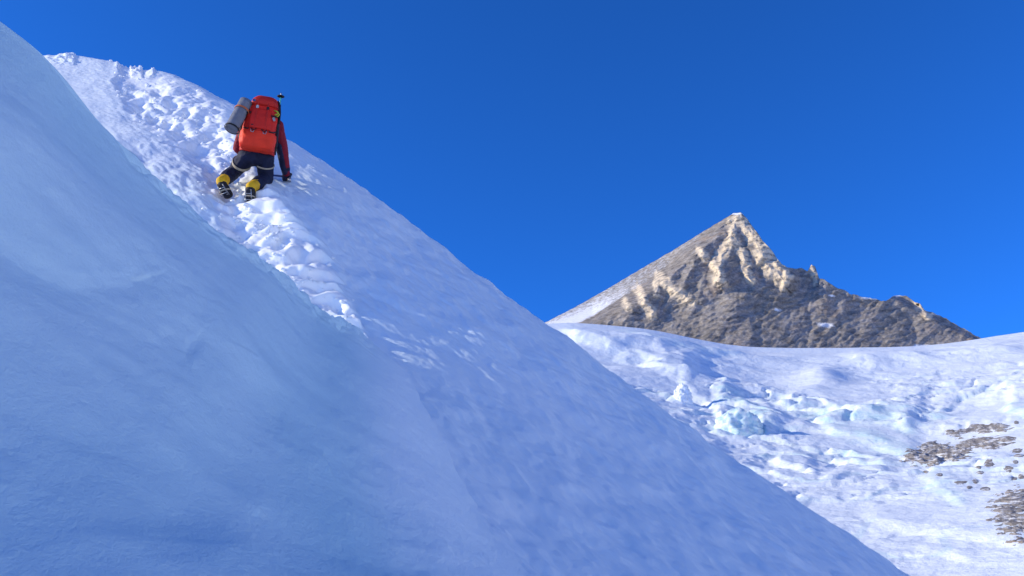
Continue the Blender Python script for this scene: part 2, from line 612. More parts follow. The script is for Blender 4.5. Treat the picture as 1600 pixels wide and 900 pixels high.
# ---- ice wall in front, lower left
crestA = [(-420, -90, 5.0), (-200, -105, 5.3), (0, 33, 5.6), (75, 97, 5.8), (150, 187, 6.1), (225, 262, 6.4), (300, 328, 6.8), (365, 382, 7.05),
          (430, 420, 7.55), (500, 485, 8.3), (560, 515, 9.15), (640, 598, 8.68), (700, 690, 7.82), (760, 800, 6.82), (850, 910, 6.02),
          (980, 1060, 5.25)]
footA = [(-1000, 500, 2.7), (-800, 600, 2.6), (-520, 700, 2.5), (-430, 770, 2.45), (-350, 850, 2.4), (-270, 930, 2.35), (-180, 1000, 2.3),
         (-90, 1050, 2.3), (0, 1100, 2.3), (110, 1130, 2.35), (220, 1160, 2.4), (340, 1200, 2.5), (470, 1240, 2.6), (600, 1280, 2.7),
         (720, 1320, 2.9), (880, 1380, 3.0)]
netA = []
for k, (c, f) in enumerate(zip(crestA, footA)):
    C = P(c[0], c[1], c[2] * K)
    F = P(f[0], f[1], f[2] * K)
    G = np.array((F[0] * 0.6, -1.5, -1.0))
    fall = sstep(9.5, 12, k)
    B1 = C + np.array((0.03, 0.07, -0.10)) * (1 - fall) + np.array((0.22, 0.22, -0.06)) * fall
    B2 = C + np.array((0.08, 0.25, -0.75)) * (1 - fall) + np.array((0.6, 0.5, -0.35)) * fall
    B3 = C + np.array((0.3, 0.9, -3.0)) * (1 - fall) + np.array((1.1, 0.9, -1.5)) * fall
    nrm = np.array((0.75, -0.3, 0.55))
    row = [B3, B2, B1, C]
    for t, h in ((0.03, -0.004), (0.12, -0.004), (0.3, 0.02), (0.5, -0.02), (0.75, -0.03)):
        row.append(C + (F - C) * t + nrm * h)
    row += [F, G]
    netA.append(row)
gA = cubic(cubic(np.array(netA), 560, 0), 440, 1)
nA = grid_normals(gA)
if nA[320, 300, 2] < 0:
    nA = -nA
flipA = np.cross(gA[1:, :-1] - gA[:-1, :-1], gA[:-1, 1:] - gA[:-1, :-1])[320, 300, 2] < 0
uA, vA, zA = proj(gA)
eD = np.array((0.35, -0.75, -0.55)); eD /= np.linalg.norm(eD)
eC = np.array((0.45, 0.80, -0.25)); eC -= eD * (eC @ eD); eC /= np.linalg.norm(eC)
la = np.stack([gA @ eC, gA @ eD, gA @ np.cross(eC, eD)], -1)
dis = 0.07 * fbm(la * np.array((0.4, 0.6, 0.5)) + 3, 2)
dis += 0.017 * fbm(la * np.array((1.2, 1.9, 1.5)) + 7, 3)
scal = 0.018 * np.maximum(0, ridged(la * np.array((0.6, 0.9, 0.8)) + 31, 2) - 0.75)
dis += scal
dis += 0.004 * fbm(la * np.array((3.2, 5.0, 4)) + 15, 3) * sstep(-0.2, 0.5, perlin(la * 0.6 + 60))
dis += 0.0036 * fbm(la * np.array((7, 11, 9)) + 44, 3, 0.6) * (0.35 + 0.9 * sstep(-0.15, 0.4, perlin(la * 0.9 + 13)))
# small broken bites along the crest
dcA = polydist(uA, vA, [c[:2] for c in crestA])[0]
bite = sstep(26, 0, dcA) * sstep(620, 540, uA) * sstep(120, 300, uA)

for pts_, w_, dp_ in (([(-40, 330), (60, 400), (130, 432), (205, 428)], 40, -.028), ([(270, 520), (298, 545), (312, 530)], 14, -.012), ([(400, 570), (450, 610), (500, 690)], 46, .02),
                     ([(560, 600), (640, 720), (700, 830)], 40, .02), ([(430, 800), (520, 850), (640, 870)], 30, -.014)):
    d_, s__, p_ = polydist(uA + 25 * perlin(la * 0.9 + 5), vA + 25 * perlin(la * 0.9 + 25), pts_)
    dis += dp_ * np.exp(-(d_ / w_) ** 2) + 0.35 * dp_ * np.where(s__ > 0, 1, -1) * np.exp(-(d_ / w_) ** 2) * (1 - np.exp(-(d_ / 8) ** 2))
kA = np.linspace(0, len(crestA) - 1, gA.shape[0])[:, None]
dis = np.where(True, dis * (0.25 + 0.75 * sstep(0, 140, dcA)), 0)
dis = dis + bite * (0.035 * fbm(la * 4.5 + 9, 4, 0.6) - 0.03 * sstep(0.1, 0.3, perlin(la * 2.2 + 77)))
gA2 = gA + nA * dis[..., None]
drift = sstep(520, 640, uA) * sstep(260, 20, dcA + 60 * fbm(la * 1.3, 3))
tag(link('ice_wall', grid_mesh(gA2, flipA, {'drift': np.clip(drift, 0, 1)}), MAT['ice']), kind='structure')

# ---- glacier
us = [300, 600, 850, 1000, 1150, 1300, 1450, 1600, 1800, 2100, 2500]
top = {300: 560, 600: 530, 850: 507, 1000: 515, 1150: 541, 1300: 545, 1450: 541, 1600: 520, 1800: 490, 2100: 440, 2500: 380}
rows = []
for u in us:
    tv = top[u] + 7
    lean = (u - 1200) / 400.0
    r = [P(u, tv + 30, 1350) - np.array((0, 0, 60)), P(u, tv + 2, 1120), P(u, tv, 1040), P(u, tv + 40, 900), P(u, tv + 85, 740 - 20 * lean),
         P(u, tv + 140, 580 - 25 * lean), P(u, tv + 200, 440 - 25 * lean), P(u, tv + 270, 330 - 20 * lean), P(u, tv + 360, 235 - 15 * lean),
         P(u, tv + 520, 150), P(u, tv + 800, 90)]
    rows.append(r)
gG = cubic(cubic(np.array(rows), 640, 0), 560, 1)
uG, vG, zG = proj(gG)
dz = np.zeros(uG.shape)
ice = np.zeros(uG.shape)
wu = uG + 10 * fbm(gG * 0.02, 3)
wv = vG + 5 * fbm(gG * 0.025 + 50, 3)
# cliffs: polyline, height in metres, sharpness px, ice tint
CLIFFS = [([(860, 506), (905, 528), (950, 545), (1000, 556), (1045, 580), (1090, 602)], 14, 9, 0.15, 40),
          ([(945, 508), (990, 524), (1040, 540), (1110, 556), (1180, 560)], 9, 5, 0.5, 60),
          ([(1000, 570), (1060, 595), (1100, 622), (1125, 650), (1140, 680)], 11, 8, 0.1, 40),
          ([(1110, 628), (1150, 640), (1185, 660), (1205, 690)], 12, 12, 1.0, 40),
          ([(1210, 648), (1280, 652), (1340, 660), (1400, 664), (1450, 678)], 11, 10, 0.9, 50),
          ([(1270, 668), (1330, 682), (1400, 694), (1440, 700)], 6, 6, 0.9, 30),
          ([(1310, 568), (1370, 572), (1430, 568), (1490, 560), (1620, 548)], 10, 12, 0.0, 60),
          ([(1200, 720), (1240, 735), (1290, 752)], 6, 6, 0.1, 30),
          ([(1310, 728), (1350, 730), (1400, 742)], 4, 5, 0.1, 24),
          ([(1430, 750), (1480, 778), (1520, 808)], 2.4, 12, 0.6, 40),
          ([(1330, 806), (1400, 826), (1470, 838), (1540, 846), (1640, 862)], 2.4, 9, 0.0, 40),
          ([(1340, 846), (1400, 858), (1480, 870), (1540, 880)], 1.4, 6, 0.0, 30),
          ([(1560, 640), (1600, 650), (1660, 660)], 8, 10, 0.9, 40)]
for pts, h, w, ic, back in CLIFFS:
    d, s, par = polydist(wu, wv, pts)
    q = -s * d                                    # positive on the far (upper) side
    endf = sstep(0, 0.6, par) * sstep(len(pts) - 1, len(pts) - 1.6, par)
    st = sstep(-w * 1.1, 0.2 * w, q) * sstep(back * 1.6, 0, q)
    dz += 0.62 * h * st * endf * (0.75 + 0.5 * perlin(gG * 0.03 + h))
    ice = np.maximum(ice, ic * sstep(-w * 1.8, -w * 0.4, q) * sstep(w * 2.0, 0, q) * endf)
icefall = sstep(0, 90, vG - np.interp(uG, us, [top[k] for k in us])) * sstep(0.0, 0.35, fbm(gG * 0.006 + 12, 2) + 0.25)
sc_ = zG / 700.0
rid = ridged(gG * np.array((0.020, 0.034, 0.03)) + 3, 4, 0.55)
dz += 1.5 * rid * (0.35 + 0.9 * icefall) * np.clip(sc_, 0.2, 1.1)
dz += 7.0 * fbm(gG * np.array((0.005, 0.010, 0.008)) + 8, 3) * np.clip(sc_, 0.2, 1.0)
crev = sstep(0.80, 0.96, 1 - 2 * np.abs(perlin(gG * np.array((0.02, 0.055, 0.03)) + 90)))
dz -= 2.6 * crev * icefall * np.clip(sc_, 0.2, 1)
dz += 0.8 * fbm(gG * np.array((0.07, 0.12, 0.1)) + 61, 4, 0.6) * (0.4 + 0.8 * icefall) * np.clip(sc_, 0.25, 1)
tw = 1.3 * fbm(gG * np.array((0.010, 0.004, 0.01)) + 20, 3)
phs = zG * 0.021 + uG * 0.0035 + tw
fr = phs - np.floor(phs)
cell_h = 0.5 + 0.8 * np.abs(perlin(np.stack([np.floor(phs) * 7.3, uG * 0.02, 0 * uG], -1)))
terr = np.where(fr < 0.10, fr / 0.10, 1 - (fr - 0.10) / 0.90)
dz += 3.6 * terr * cell_h * (0.15 + icefall) * sstep(230, 480, zG) * np.clip(sc_, 0.25, 1.0)
wallm = sstep(0.0, 0.04, fr) * sstep(0.16, 0.09, fr) * icefall
topfade = sstep(-2, 22, vG - np.interp(uG, us, [top[k] for k in us]))
dz *= 0.10 + 0.90 * topfade
# rounded snow mound below the rim
md = np.exp(-((uG - 1290) / 34) ** 2 - ((vG - 592) / 16) ** 2)
dz += 9 * md
gG2 = gG.copy()
gG2[..., 2] += dz
flipG = np.cross(gG[1:, :-1] - gG[:-1, :-1], gG[:-1, 1:] - gG[:-1, :-1])[400, 380, 2] < 0
ice = np.clip(ice + 0.5 * wallm + 0.25 * icefall * sstep(0.25, 0.6, fbm(gG * 0.012 + 33, 3)), 0, 1)
tag(link('glacier', grid_mesh(gG2, flipG, {'ice': ice}), MAT['glacier']), kind='structure')

# ---- rock peak behind the glacier
SKY = [(700, 590), (800, 534), (850, 505), (900, 479), (950, 451), (1000, 421), (1050, 392), (1100, 361), (1130, 343), (1146, 333), (1158, 332),
       (1168, 342), (1180, 360), (1200, 384), (1222, 414), (1232, 418), (1250, 419), (1262, 424), (1268, 413), (1273, 415), (1280, 434), (1300, 445),
       (1330, 459), (1350, 464), (1384, 471), (1394, 462), (1415, 462), (1436, 474), (1444, 484), (1470, 493), (1500, 510), (1540, 532),
       (1600, 566), (1750, 640)]
ARETE = [(700, 620), (800, 570), (860, 530), (925, 503), (960, 482), (1000, 458), (1040, 428), (1080, 392), (1110, 368), (1140, 344), (1158, 333), (1170, 345)]
uu = np.linspace(720, 1720, 740)
vsky = np.interp(uu, [s[0] for s in SKY], [s[1] for s in SKY])
vsky = vsky + 2.2 * fbm(np.stack([uu * 0.06, uu * 0, uu * 0], -1), 4, 0.6) * sstep(1140, 1180, uu) + 0.8 * fbm(np.stack([uu * 0.09, uu * 0 + 3, uu * 0], -1), 3)
vare = np.maximum(np.interp(uu, [s[0] for s in ARETE], [s[1] for s in ARETE]), vsky)
vare = np.where(uu > 1165, vsky, vare)
tt = np.linspace(0, 1, 340)
VB = 640.0
vv = vsky[None] + (VB - vsky[None]) * tt[:, None]
U = np.broadcast_to(uu[None], vv.shape)
Da = np.interp(uu, [700, 860, 1000, 1130, 1175, 1260, 1540, 1720], [1440, 1500, 1566, 1640, 1646, 1600, 1436, 1320])
vref = np.where(uu > 1158, 333 + (uu - 1158) * 0.52, vare)


def smooth_right(c, kw=61):
    k = np.convolve(np.pad(c, kw // 2, mode='edge'), np.ones(kw) / kw, 'valid')
    w = sstep(1040, 1110, uu)
    return k * w + c * (1 - w)


below = np.maximum(0, vv - smooth_right(vref)[None])
above = np.maximum(0, vare[None] - vv)
D = smooth_right(Da)[None] - below * 1.05 + above * 5.0
Wd = U + 8 * fbm(np.stack([U * 0.012, vv * 0.015, 0 * U + 2], -1), 3)
face = sstep(0, 12, below)
qv = np.stack([(Wd + 0.35 * vv) * 0.018, (vv - 0.2 * Wd) * 0.007, 0 * U + 1.3], -1)
q2 = np.stack([(Wd + 0.55 * vv) * 0.045, (vv - 0.3 * Wd) * 0.013, 0 * U + 4.3], -1)
vw = vv + 5 * fbm(np.stack([U * 0.03, vv * 0.03, 0 * U + 6], -1), 3)
amp_up = 0.55 + 0.45 * sstep(500, 430, vv)
rel = (19 * facets(Wd, vw, 46, 2.0, 0.35, 5) + 5.5 * facets(Wd, vw, 17, 2.0, 0.45, 6) + 2.0 * facets(Wd, vw, 7, 1.8, 0.3, 7)) * amp_up
rel += 1.2 * fbm(np.stack([(U + vv) * 0.12, (vv - 0.5 * U) * 0.07, 0 * U], -1), 3, 0.6)
strat = (vv * 0.085 + U * 0.03 + 1.2 * fbm(np.stack([U * 0.02, vv * 0.02, 0 * U + 9], -1), 3))
rel += 2 * (np.abs((strat % 1) - 0.5) * 2) ** 2
D = D - rel * (0.12 + 0.88 * face)
# ribs whose left flank catches the sun
pale = np.zeros(U.shape)  # mask of sunlit patches that lighten and warm the rock colour
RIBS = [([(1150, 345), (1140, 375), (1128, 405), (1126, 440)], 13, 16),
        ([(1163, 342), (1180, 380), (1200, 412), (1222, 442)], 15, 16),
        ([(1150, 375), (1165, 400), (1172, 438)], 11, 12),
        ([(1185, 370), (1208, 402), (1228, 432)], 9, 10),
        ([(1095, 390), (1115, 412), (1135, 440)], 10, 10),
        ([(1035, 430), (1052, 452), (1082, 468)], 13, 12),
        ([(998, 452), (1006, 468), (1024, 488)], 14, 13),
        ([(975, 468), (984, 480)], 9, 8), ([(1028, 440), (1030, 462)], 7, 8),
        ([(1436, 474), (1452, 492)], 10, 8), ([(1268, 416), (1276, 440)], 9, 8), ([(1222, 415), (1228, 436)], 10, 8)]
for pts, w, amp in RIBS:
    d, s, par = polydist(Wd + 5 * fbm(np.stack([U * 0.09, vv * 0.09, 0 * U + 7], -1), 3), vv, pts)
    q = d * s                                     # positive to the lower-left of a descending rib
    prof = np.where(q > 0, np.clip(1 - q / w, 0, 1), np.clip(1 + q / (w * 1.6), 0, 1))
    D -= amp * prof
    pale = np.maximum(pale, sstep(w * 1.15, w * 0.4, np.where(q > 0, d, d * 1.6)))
gP = P(U, vv, D)
back = gP[0:1] + np.array((0, 160, -140.0))
gP = np.concatenate([back, gP], 0)
nP = grid_normals(gP)
upness = np.abs(nP[..., 2])
z0 = lambda a: np.concatenate([a[0:1], a], 0)
snw = 0.295 * z0(sstep(2, 14, above)) + 0.42 * z0(sstep(2, 14, above) * sstep(1010, 880, U) * sstep(-6, 40, vv - vsky[None]))
snw += 0.10 * sstep(0.45, 0.85, upness) + 0.12 * z0(sstep(1190, 980, U) * sstep(480, 530, vv))
for (cx, cy, sx, sy) in ((1362, 465, 34, 5), (1404, 460, 14, 4), (1290, 508, 22, 7), (1215, 484, 10, 5), (1470, 491, 18, 3), (1440, 541, 26, 6), (1244, 418, 14, 3), (1152, 333, 14, 4), (1300, 462, 9, 4)):
    snw += 0.55 * z0(np.exp(-((U - cx - (vv - cy) * 0.6) / sx) ** 2 - ((vv - cy) / sy) ** 2))
flipP = np.cross(gP[2:, :-1] - gP[1:-1, :-1], gP[1:-1, 1:] - gP[1:-1, :-1])[200, 400, 1] > 0
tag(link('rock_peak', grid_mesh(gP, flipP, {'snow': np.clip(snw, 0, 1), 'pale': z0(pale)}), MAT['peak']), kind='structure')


# ================================================================== GLACIER THINGS
visG = (zG > 150)


def on_glacier(u, v):
    uu_, vv_, _ = PG
    d = np.hypot(uu_ - u, vv_ - v) + (~visG) * 1e3
    i = np.unravel_index(d.argmin(), d.shape)
    return gG2[i], i


PG = proj(gG2)
nG = grid_normals(gG2)
if nG[400, 380, 2] < 0:
    nG = -nG


def outcrop(name, blobs, H, freq, label, cat, group=None, seed=0.0, bite=0.55):
    us_ = [b[0] - b[2] * 1.7 for b in blobs] + [b[0] + b[2] * 1.7 for b in blobs]
    vs_ = [b[1] - b[3] * 2.0 for b in blobs] + [b[1] + b[3] * 2.0 for b in blobs]
    ins = (PG[0] > min(us_)) & (PG[0] < max(us_)) & (PG[1] > min(vs_)) & (PG[1] < max(vs_)) & visG
    ia, ib = np.where(ins)
    if len(ia) == 0:
        return None
    a0, a1, b0, b1 = ia.min(), ia.max() + 1, ib.min(), ib.max() + 1
    sub = gG2[a0:a1 + 1, b0:b1 + 1]
    k = 3
    g = cubic(cubic(sub, (sub.shape[0] - 1) * k + 1, 0), (sub.shape[1] - 1) * k + 1, 1)
    nn = grid_normals(g)
    if nn[..., 2].mean() < 0:
        nn = -nn
    pu, pv, pz = proj(g)
    mk = np.full(pu.shape, -9.0)
    for (cx, cy, rx, ry) in blobs:
        mk = np.maximum(mk, 1.0 - np.hypot((pu - cx) / rx, (pv - cy) / ry))
    q = g * freq + seed
    off = np.minimum(mk, 0.55) + bite * fbm(q * np.array((0.55, 0.55, 1.3)), 5, 0.5) - 0.30 + 0.07 * ridged(q * 1.3, 3)
    off = np.where(mk < -0.35, -1.0, off)
    g2 = g + nn * (np.clip(off, -0.8, 0.6) * H)[..., None]
    F = grid_faces(*g.shape[:2])
    keep = (off.ravel()[F] > -0.35).any(1)
    F = F[keep]
    if len(F) < 4:
        return None
    if name == 'rock':
        lab = np.arange(g2.shape[0] * g2.shape[1])
        for _ in range(400):
            mn = lab[F].min(1)
            new = lab.copy()
            np.minimum.at(new, F.ravel(), np.repeat(mn, 4))
            if (new == lab).all():
                break
            lab = new
        fl = lab[F[:, 0]]
        vals, cnt = np.unique(fl, return_counts=True)
        F = F[fl == vals[cnt.argmax()]]
    used = np.unique(F)
    remap = np.full(g2.shape[0] * g2.shape[1], -1)
    remap[used] = np.arange(len(used))
    V = g2.reshape(-1, 3)[used]
    org = V.mean(0)
    me = mesh_from(V - org, remap[F])
    o = link(name, me, MAT['outcrop'])
    o.location = org
    tag(o, label, cat, group)
    return o


outcrop('rock_outcrop', [(1432, 714, 30, 14), (1462, 704, 34, 15), (1485, 710, 34, 11), (1450, 720, 32, 9)], 3.0, 0.25,
        'brown and grey rock outcrop in the snow, leftmost and lowest of the three bands', 'rock')
outcrop('rock_outcrop', [(1536, 692, 46, 11), (1508, 699, 18, 12), (1572, 688, 22, 7)], 2.2, 0.25,
        'dark grey rock outcrop in the snow just right of the brown outcrop', 'rock', seed=9.1)
outcrop('rock_outcrop', [(1528, 670, 32, 8), (1558, 668, 24, 7), (1492, 676, 22, 6)], 1.9, 0.28,
        'thin uppermost strip of brown rock in the snow above the other outcrops', 'rock', seed=4.4)
outcrop('rock_outcrop', [(1590, 786, 36, 22), (1600, 820, 36, 30), (1570, 800, 26, 18), (1630, 800, 40, 40)], 1.1, 0.5,
        'snow speckled grey rock slab at the right edge, lowest rock on the glacier', 'rock', seed=2.7, bite=0.95)
for k, (u, v, a, b) in enumerate([(1546, 724, 8, 8), (1576, 733, 9, 5), (1532, 738, 6, 3), (1501, 754, 12, 3), (1524, 752, 6, 4), (1589, 704, 10, 4),
                                  (1592, 712, 8, 3), (1540, 764, 9, 3), (1578, 768, 6, 3), (1468, 742, 6, 2.5), (1587, 722, 5, 3), (1549, 700, 9, 2.5), (1588, 660, 4, 3), (1585, 748, 6, 3),
                                  (1447, 737, 5, 2.5), (1529, 730, 5, 2.5), (1515, 762, 5, 2.5), (1596, 745, 6, 4)]):
    outcrop('rock', [(u, v, a * 1.15, b * 1.2)], 0.7, 0.7, 'small dark rock poking through the snow around the larger outcrops', 'rock', 'small rocks in the snow', seed=k * 3.3, bite=0.35)

# ice seracs
m = M('serac_ice')
c_ = m.coord()
MAT['serac'] = m.done(m.ramp(m.noise(c_, 0.25, 5, 0.65), [(0.32, (0.45, 0.70, 0.72)), (0.52, (0.70, 0.85, 0.85)), (0.68, (0.86, 0.90, 0.92))]), 0.5,
                      m.bump(m.noise(c_, 0.6, 6, 0.65), 0.6, 0.8), 0.35)


def serac(u, v, wpx, hpx, label, mat, seed):
    base, i = on_glacier(u, v + hpx * 0.5)
    zz = PG[2][i]
    W, H = wpx * zz / FPX, hpx * zz / FPX
    nu, nv = 72, 40
    th = np.linspace(0, 2 * np.pi, nu)
    ph = np.linspace(-0.25, 1.0, nv) * np.pi / 2
    T, Ph = np.meshgrid(th, ph, indexing='ij')
    x = np.sign(np.cos(T)) * np.abs(np.cos(T)) ** 0.8 * np.cos(Ph) ** 0.6 * W * 0.5
    y = np.sign(np.sin(T)) * np.abs(np.sin(T)) ** 0.8 * np.cos(Ph) ** 0.6 * W * 0.42
    z = np.sin(Ph) * H * 1.15
    g = np.stack([x, y, z], -1)
    q = g / W * 3.0 + seed
    k = 1 + 0.22 * fbm(q, 3) + 0.07 * np.round(3 * fbm(q * 1.6 + 8, 2)) / 1.5 + 0.05 * ridged(q * 2.6, 3)
    k[-1] = k[0]
    g = g * k[..., None]
    me = grid_mesh(g)
    o = link('serac', me, mat)
    o.location = base + np.array((0, H * 0.3, -0.1 * H))
    tag(o, label, 'ice block', 'seracs on the glacier')


serac(1158, 662, 74, 30, 'large pale green ice serac on the glacier next to the snow slope', MAT['serac'], 1.0)
serac(1068, 614, 26, 20, 'small white snow covered ice block left of the green serac', MAT['glacier'], 3.0)

# ================================================================== CLIMBER
ug, vg, zg = proj(gB2)
front = (np.arange(gB2.shape[1]) < 480)[None, :] & (np.abs(zg - 10) < 6)


def on_slope(u, v):
    d = np.hypot(ug - u, vg - v) + (~front) * 1e3
    i = np.unravel_index(d.argmin(), d.shape)
    return gB2[i], nB[i]


O_, nS = on_slope(378, 303)
i0 = np.hypot(ug - 378, vg - 303) + (~front) * 1e3
i0 = np.unravel_index(i0.argmin(), i0.shape)
O_ = gB[i0] + nB[i0] * 0.0
nS = nB[max(0, i0[0] - 30):i0[0] + 30, i0[1] - 20:i0[1] + 20].reshape(-1, 3).mean(0)
nS /= np.linalg.norm(nS)
eU = np.array((0, 0, 1.0)) - nS[2] * nS
eU /= np.linalg.norm(eU)
eR = np.cross(eU, nS)
FRAME = Matrix(((eR[0], eU[0], nS[0], O_[0]), (eR[1], eU[1], nS[1], O_[1]), (eR[2], eU[2], nS[2], O_[2]), (0, 0, 0, 1)))
V3 = lambda *a: Vector(a)


def frame_of(axis, ref):
    z = Vector(axis).normalized()
    x = Vector(ref) - z * Vector(ref).dot(z)
    x.normalize()
    return x, z.cross(x), z


def capsules(chains, seg=12):
    bm = bmesh.new()
    for ch in chains:
        for k, (p, r) in enumerate(ch):
            bmesh.ops.create_icosphere(bm, subdivisions=2, radius=r, matrix=Matrix.Translation(p))
            if k:
                p0, r0 = ch[k - 1]
                d = Vector(p) - Vector(p0)
                if d.length > 1e-4:
                    rot = d.to_track_quat('Z', 'Y').to_matrix().to_4x4()
                    bmesh.ops.create_cone(bm, cap_ends=True, segments=seg, radius1=r0, radius2=r, depth=d.length,
                                          matrix=Matrix.Translation((Vector(p) + Vector(p0)) / 2) @ rot)
    return bm


def fused(name, chains, mat, parent, voxel=0.012, smooth=6, wrinkle=0.0, wf=14.0, aniso=(1, 1, 1)):
    """one continuous surface grown from joint chains"""
    bm = capsules(chains)
    me = bpy.data.meshes.new('tmp')
    bm.to_mesh(me)
    bm.free()
    o = bpy.data.objects.new('tmp', me)
    COL.objects.link(o)
    md = o.modifiers.new('r', 'REMESH')
    md.mode = 'VOXEL'
    md.voxel_size = voxel
    if smooth:
        ms = o.modifiers.new('s', 'SMOOTH')
        ms.factor = 0.5
        ms.iterations = smooth
    dg = bpy.context.evaluated_depsgraph_get()
    me2 = bpy.data.meshes.new_from_object(o.evaluated_get(dg))
    bpy.data.objects.remove(o)
    bpy.data.meshes.remove(me)
    if wrinkle:
        n = len(me2.vertices)
        co = np.empty(n * 3, np.float32)
        no = np.empty(n * 3, np.float32)
        me2.vertices.foreach_get('co', co)
        me2.vertices.foreach_get('normal', no)
        co = co.reshape(-1, 3)
        no = no.reshape(-1, 3)
        h = ridged(co * wf * np.array(aniso) + 3, 2, 0.5) * 0.6 + fbm(co * wf * 0.5, 2) * 0.6
        me2.vertices.foreach_set('co', (co + no * (wrinkle * h)[:, None]).ravel())
        me2.update()
    o = link(name, me2, mat, parent)
    return o


def tube(name, pts, r, mat, parent, seg=10, flat=None):
    """swept tube; flat=(width, thickness, up) makes a webbing strip"""
    bm = bmesh.new()
    rings = []
    n = len(pts)
    up = Vector(flat[2]) if flat and not isinstance(flat[2], list) else None
    for k, p in enumerate(pts):
        d = (Vector(pts[min(k + 1, n - 1)]) - Vector(pts[max(k - 1, 0)])).normalized()
        if flat:
            u = flat[2][k] if isinstance(flat[2], list) else up
            z = (Vector(u) - d * Vector(u).dot(d)).normalized()
            x = d.cross(z)
            w, t = flat[0] / 2, flat[1] / 2
            prof = [(x * w + z * t), (x * w * 0.7 + z * t * 1.3), (-x * w * 0.7 + z * t * 1.3), (-x * w + z * t), (-x * w - z * t), (x * w - z * t)]
        else:
            rk = r[k] if isinstance(r, (list, tuple)) else r
            ref = Vector((0, 0, 1)) if abs(d.z) < 0.9 else Vector((1, 0, 0))
            x = d.cross(ref).normalized()
            z = x.cross(d)
            prof = [(x * math.cos(a) + z * math.sin(a)) * rk for a in [2 * math.pi * j / seg for j in range(seg)]]
        rings.append([bm.verts.new(Vector(p) + q) for q in prof])
    m_ = len(rings[0])
    for a, b in zip(rings, rings[1:]):
        for j in range(m_):
            bm.faces.new((a[j], a[(j + 1) % m_], b[(j + 1) % m_], b[j]))
    bm.faces.new(rings[0][::-1])
    bm.faces.new(rings[-1])
    bmesh.ops.recalc_face_normals(bm, faces=bm.faces)
    me = bpy.data.meshes.new(name)
    bm.to_mesh(me)
    bm.free()
    return link(name, me, mat, parent)


def band(name, c, axis, rx, ry, width, thick, mat, parent, ref=(1, 0, 0), seg=28, a0=0.0, a1=2 * math.pi):
    """closed or open strap around an elliptical limb"""
    x, y, z = frame_of(axis, ref)
    pts, ups = [], []
    full = abs(a1 - a0 - 2 * math.pi) < 1e-3
    for k in range(seg + 1):
        a = a0 + (a1 - a0) * k / seg
        pts.append(Vector(c) + x * math.cos(a) * rx + y * math.sin(a) * ry)
        ups.append(x * math.cos(a) + y * math.sin(a))
    return tube(name, pts, 0, mat, parent, flat=(width, thick, ups))


def loft(name, secs, mat, parent, seg=36, noise=0.0, nf=9.0, expo=3.2):
    """superellipse sections (y, cx, cz, half width, half depth) along local y"""
    secs = np.array(secs, float)
    s_ = cubic(secs, len(secs) * 8, 0)
    a = np.linspace(0, 2 * np.pi, seg, endpoint=False)
    ca, sa = np.cos(a), np.sin(a)
    ex = 2.0 / expo
    X = np.sign(ca) * np.abs(ca) ** ex
    Z = np.sign(sa) * np.abs(sa) ** ex
    rings = np.stack([s_[:, 1:2] + X[None] * s_[:, 3:4], np.broadcast_to(s_[:, 0:1], (len(s_), seg)), s_[:, 2:3] + Z[None] * s_[:, 4:5]], -1)
    if noise:
        cen = rings.mean(1, keepdims=True)
        d = rings - cen
        d /= np.linalg.norm(d, axis=-1)[..., None] + 1e-9
        rings = rings + d * (noise * (fbm(rings * nf, 3) + 0.6 * ridged(rings * nf * 0.8 + 4, 2)))[..., None]
    n = len(s_)
    V = np.concatenate([rings.reshape(-1, 3), rings[0].mean(0)[None], rings[-1].mean(0)[None]], 0)
    F = []
    for i in range(n - 1):
        for j in range(seg):
            F.append((i * seg + j, i * seg + (j + 1) % seg, (i + 1) * seg + (j + 1) % seg, (i + 1) * seg + j))
    bm = bmesh.new()
    vs_ = [bm.verts.new(v) for v in V]
    for f in F:
        bm.faces.new([vs_[q] for q in f])
    for j in range(seg):
        bm.faces.new((vs_[(j + 1) % seg], vs_[j], vs_[n * seg]))
        bm.faces.new((vs_[(n - 1) * seg + j], vs_[(n - 1) * seg + (j + 1) % seg], vs_[n * seg + 1]))
    bmesh.ops.recalc_face_normals(bm, faces=bm.faces)
    me = bpy.data.meshes.new(name)
    bm.to_mesh(me)
    bm.free()
    return link(name, me, mat, parent)


def boxes(name, items, mat, parent, bevel=0.004):
    bm = bmesh.new()
    for c, size, rot in items:
        mt = Matrix.Translation(c) @ rot.to_4x4() @ Matrix.Diagonal((*size, 1))
        bmesh.ops.create_cube(bm, size=1.0, matrix=mt)
    bmesh.ops.bevel(bm, geom=bm.edges[:], offset=bevel, segments=2, affect='EDGES', clamp_overlap=True)
    me = bpy.data.meshes.new(name)
    bm.to_mesh(me)
    bm.free()
    return link(name, me, mat, parent, smooth=False)


# joints in slope coordinates: right, uphill, away from the snow
J = dict(
    pel=V3(.115, .25, .36), hipL=V3(.02, .25, .34), hipR=V3(.21, .25, .34),
    kneL=V3(-.14, .33, .09), kneR=V3(.25, .24, .09),
    ankL=V3(-.23, -.09, .11), ankR=V3(.11, -.20, .12),
    toeL=V3(-.15, -.15, -.03), toeR=V3(.12, -.27, -.05),
    wai=V3(.125, .33, .48), che=V3(.15, .45, .64), neck=V3(.155, .55, .76), head=V3(.155, .71, .80),
    shL=V3(-.03, .50, .69), shR=V3(.32, .50, .69),
    elL=V3(-.115, .58, .33), elR=V3(.415, .54, .36),
    wrL=V3(-.03, .92, .10), wrR=V3(.475, .50, .11))


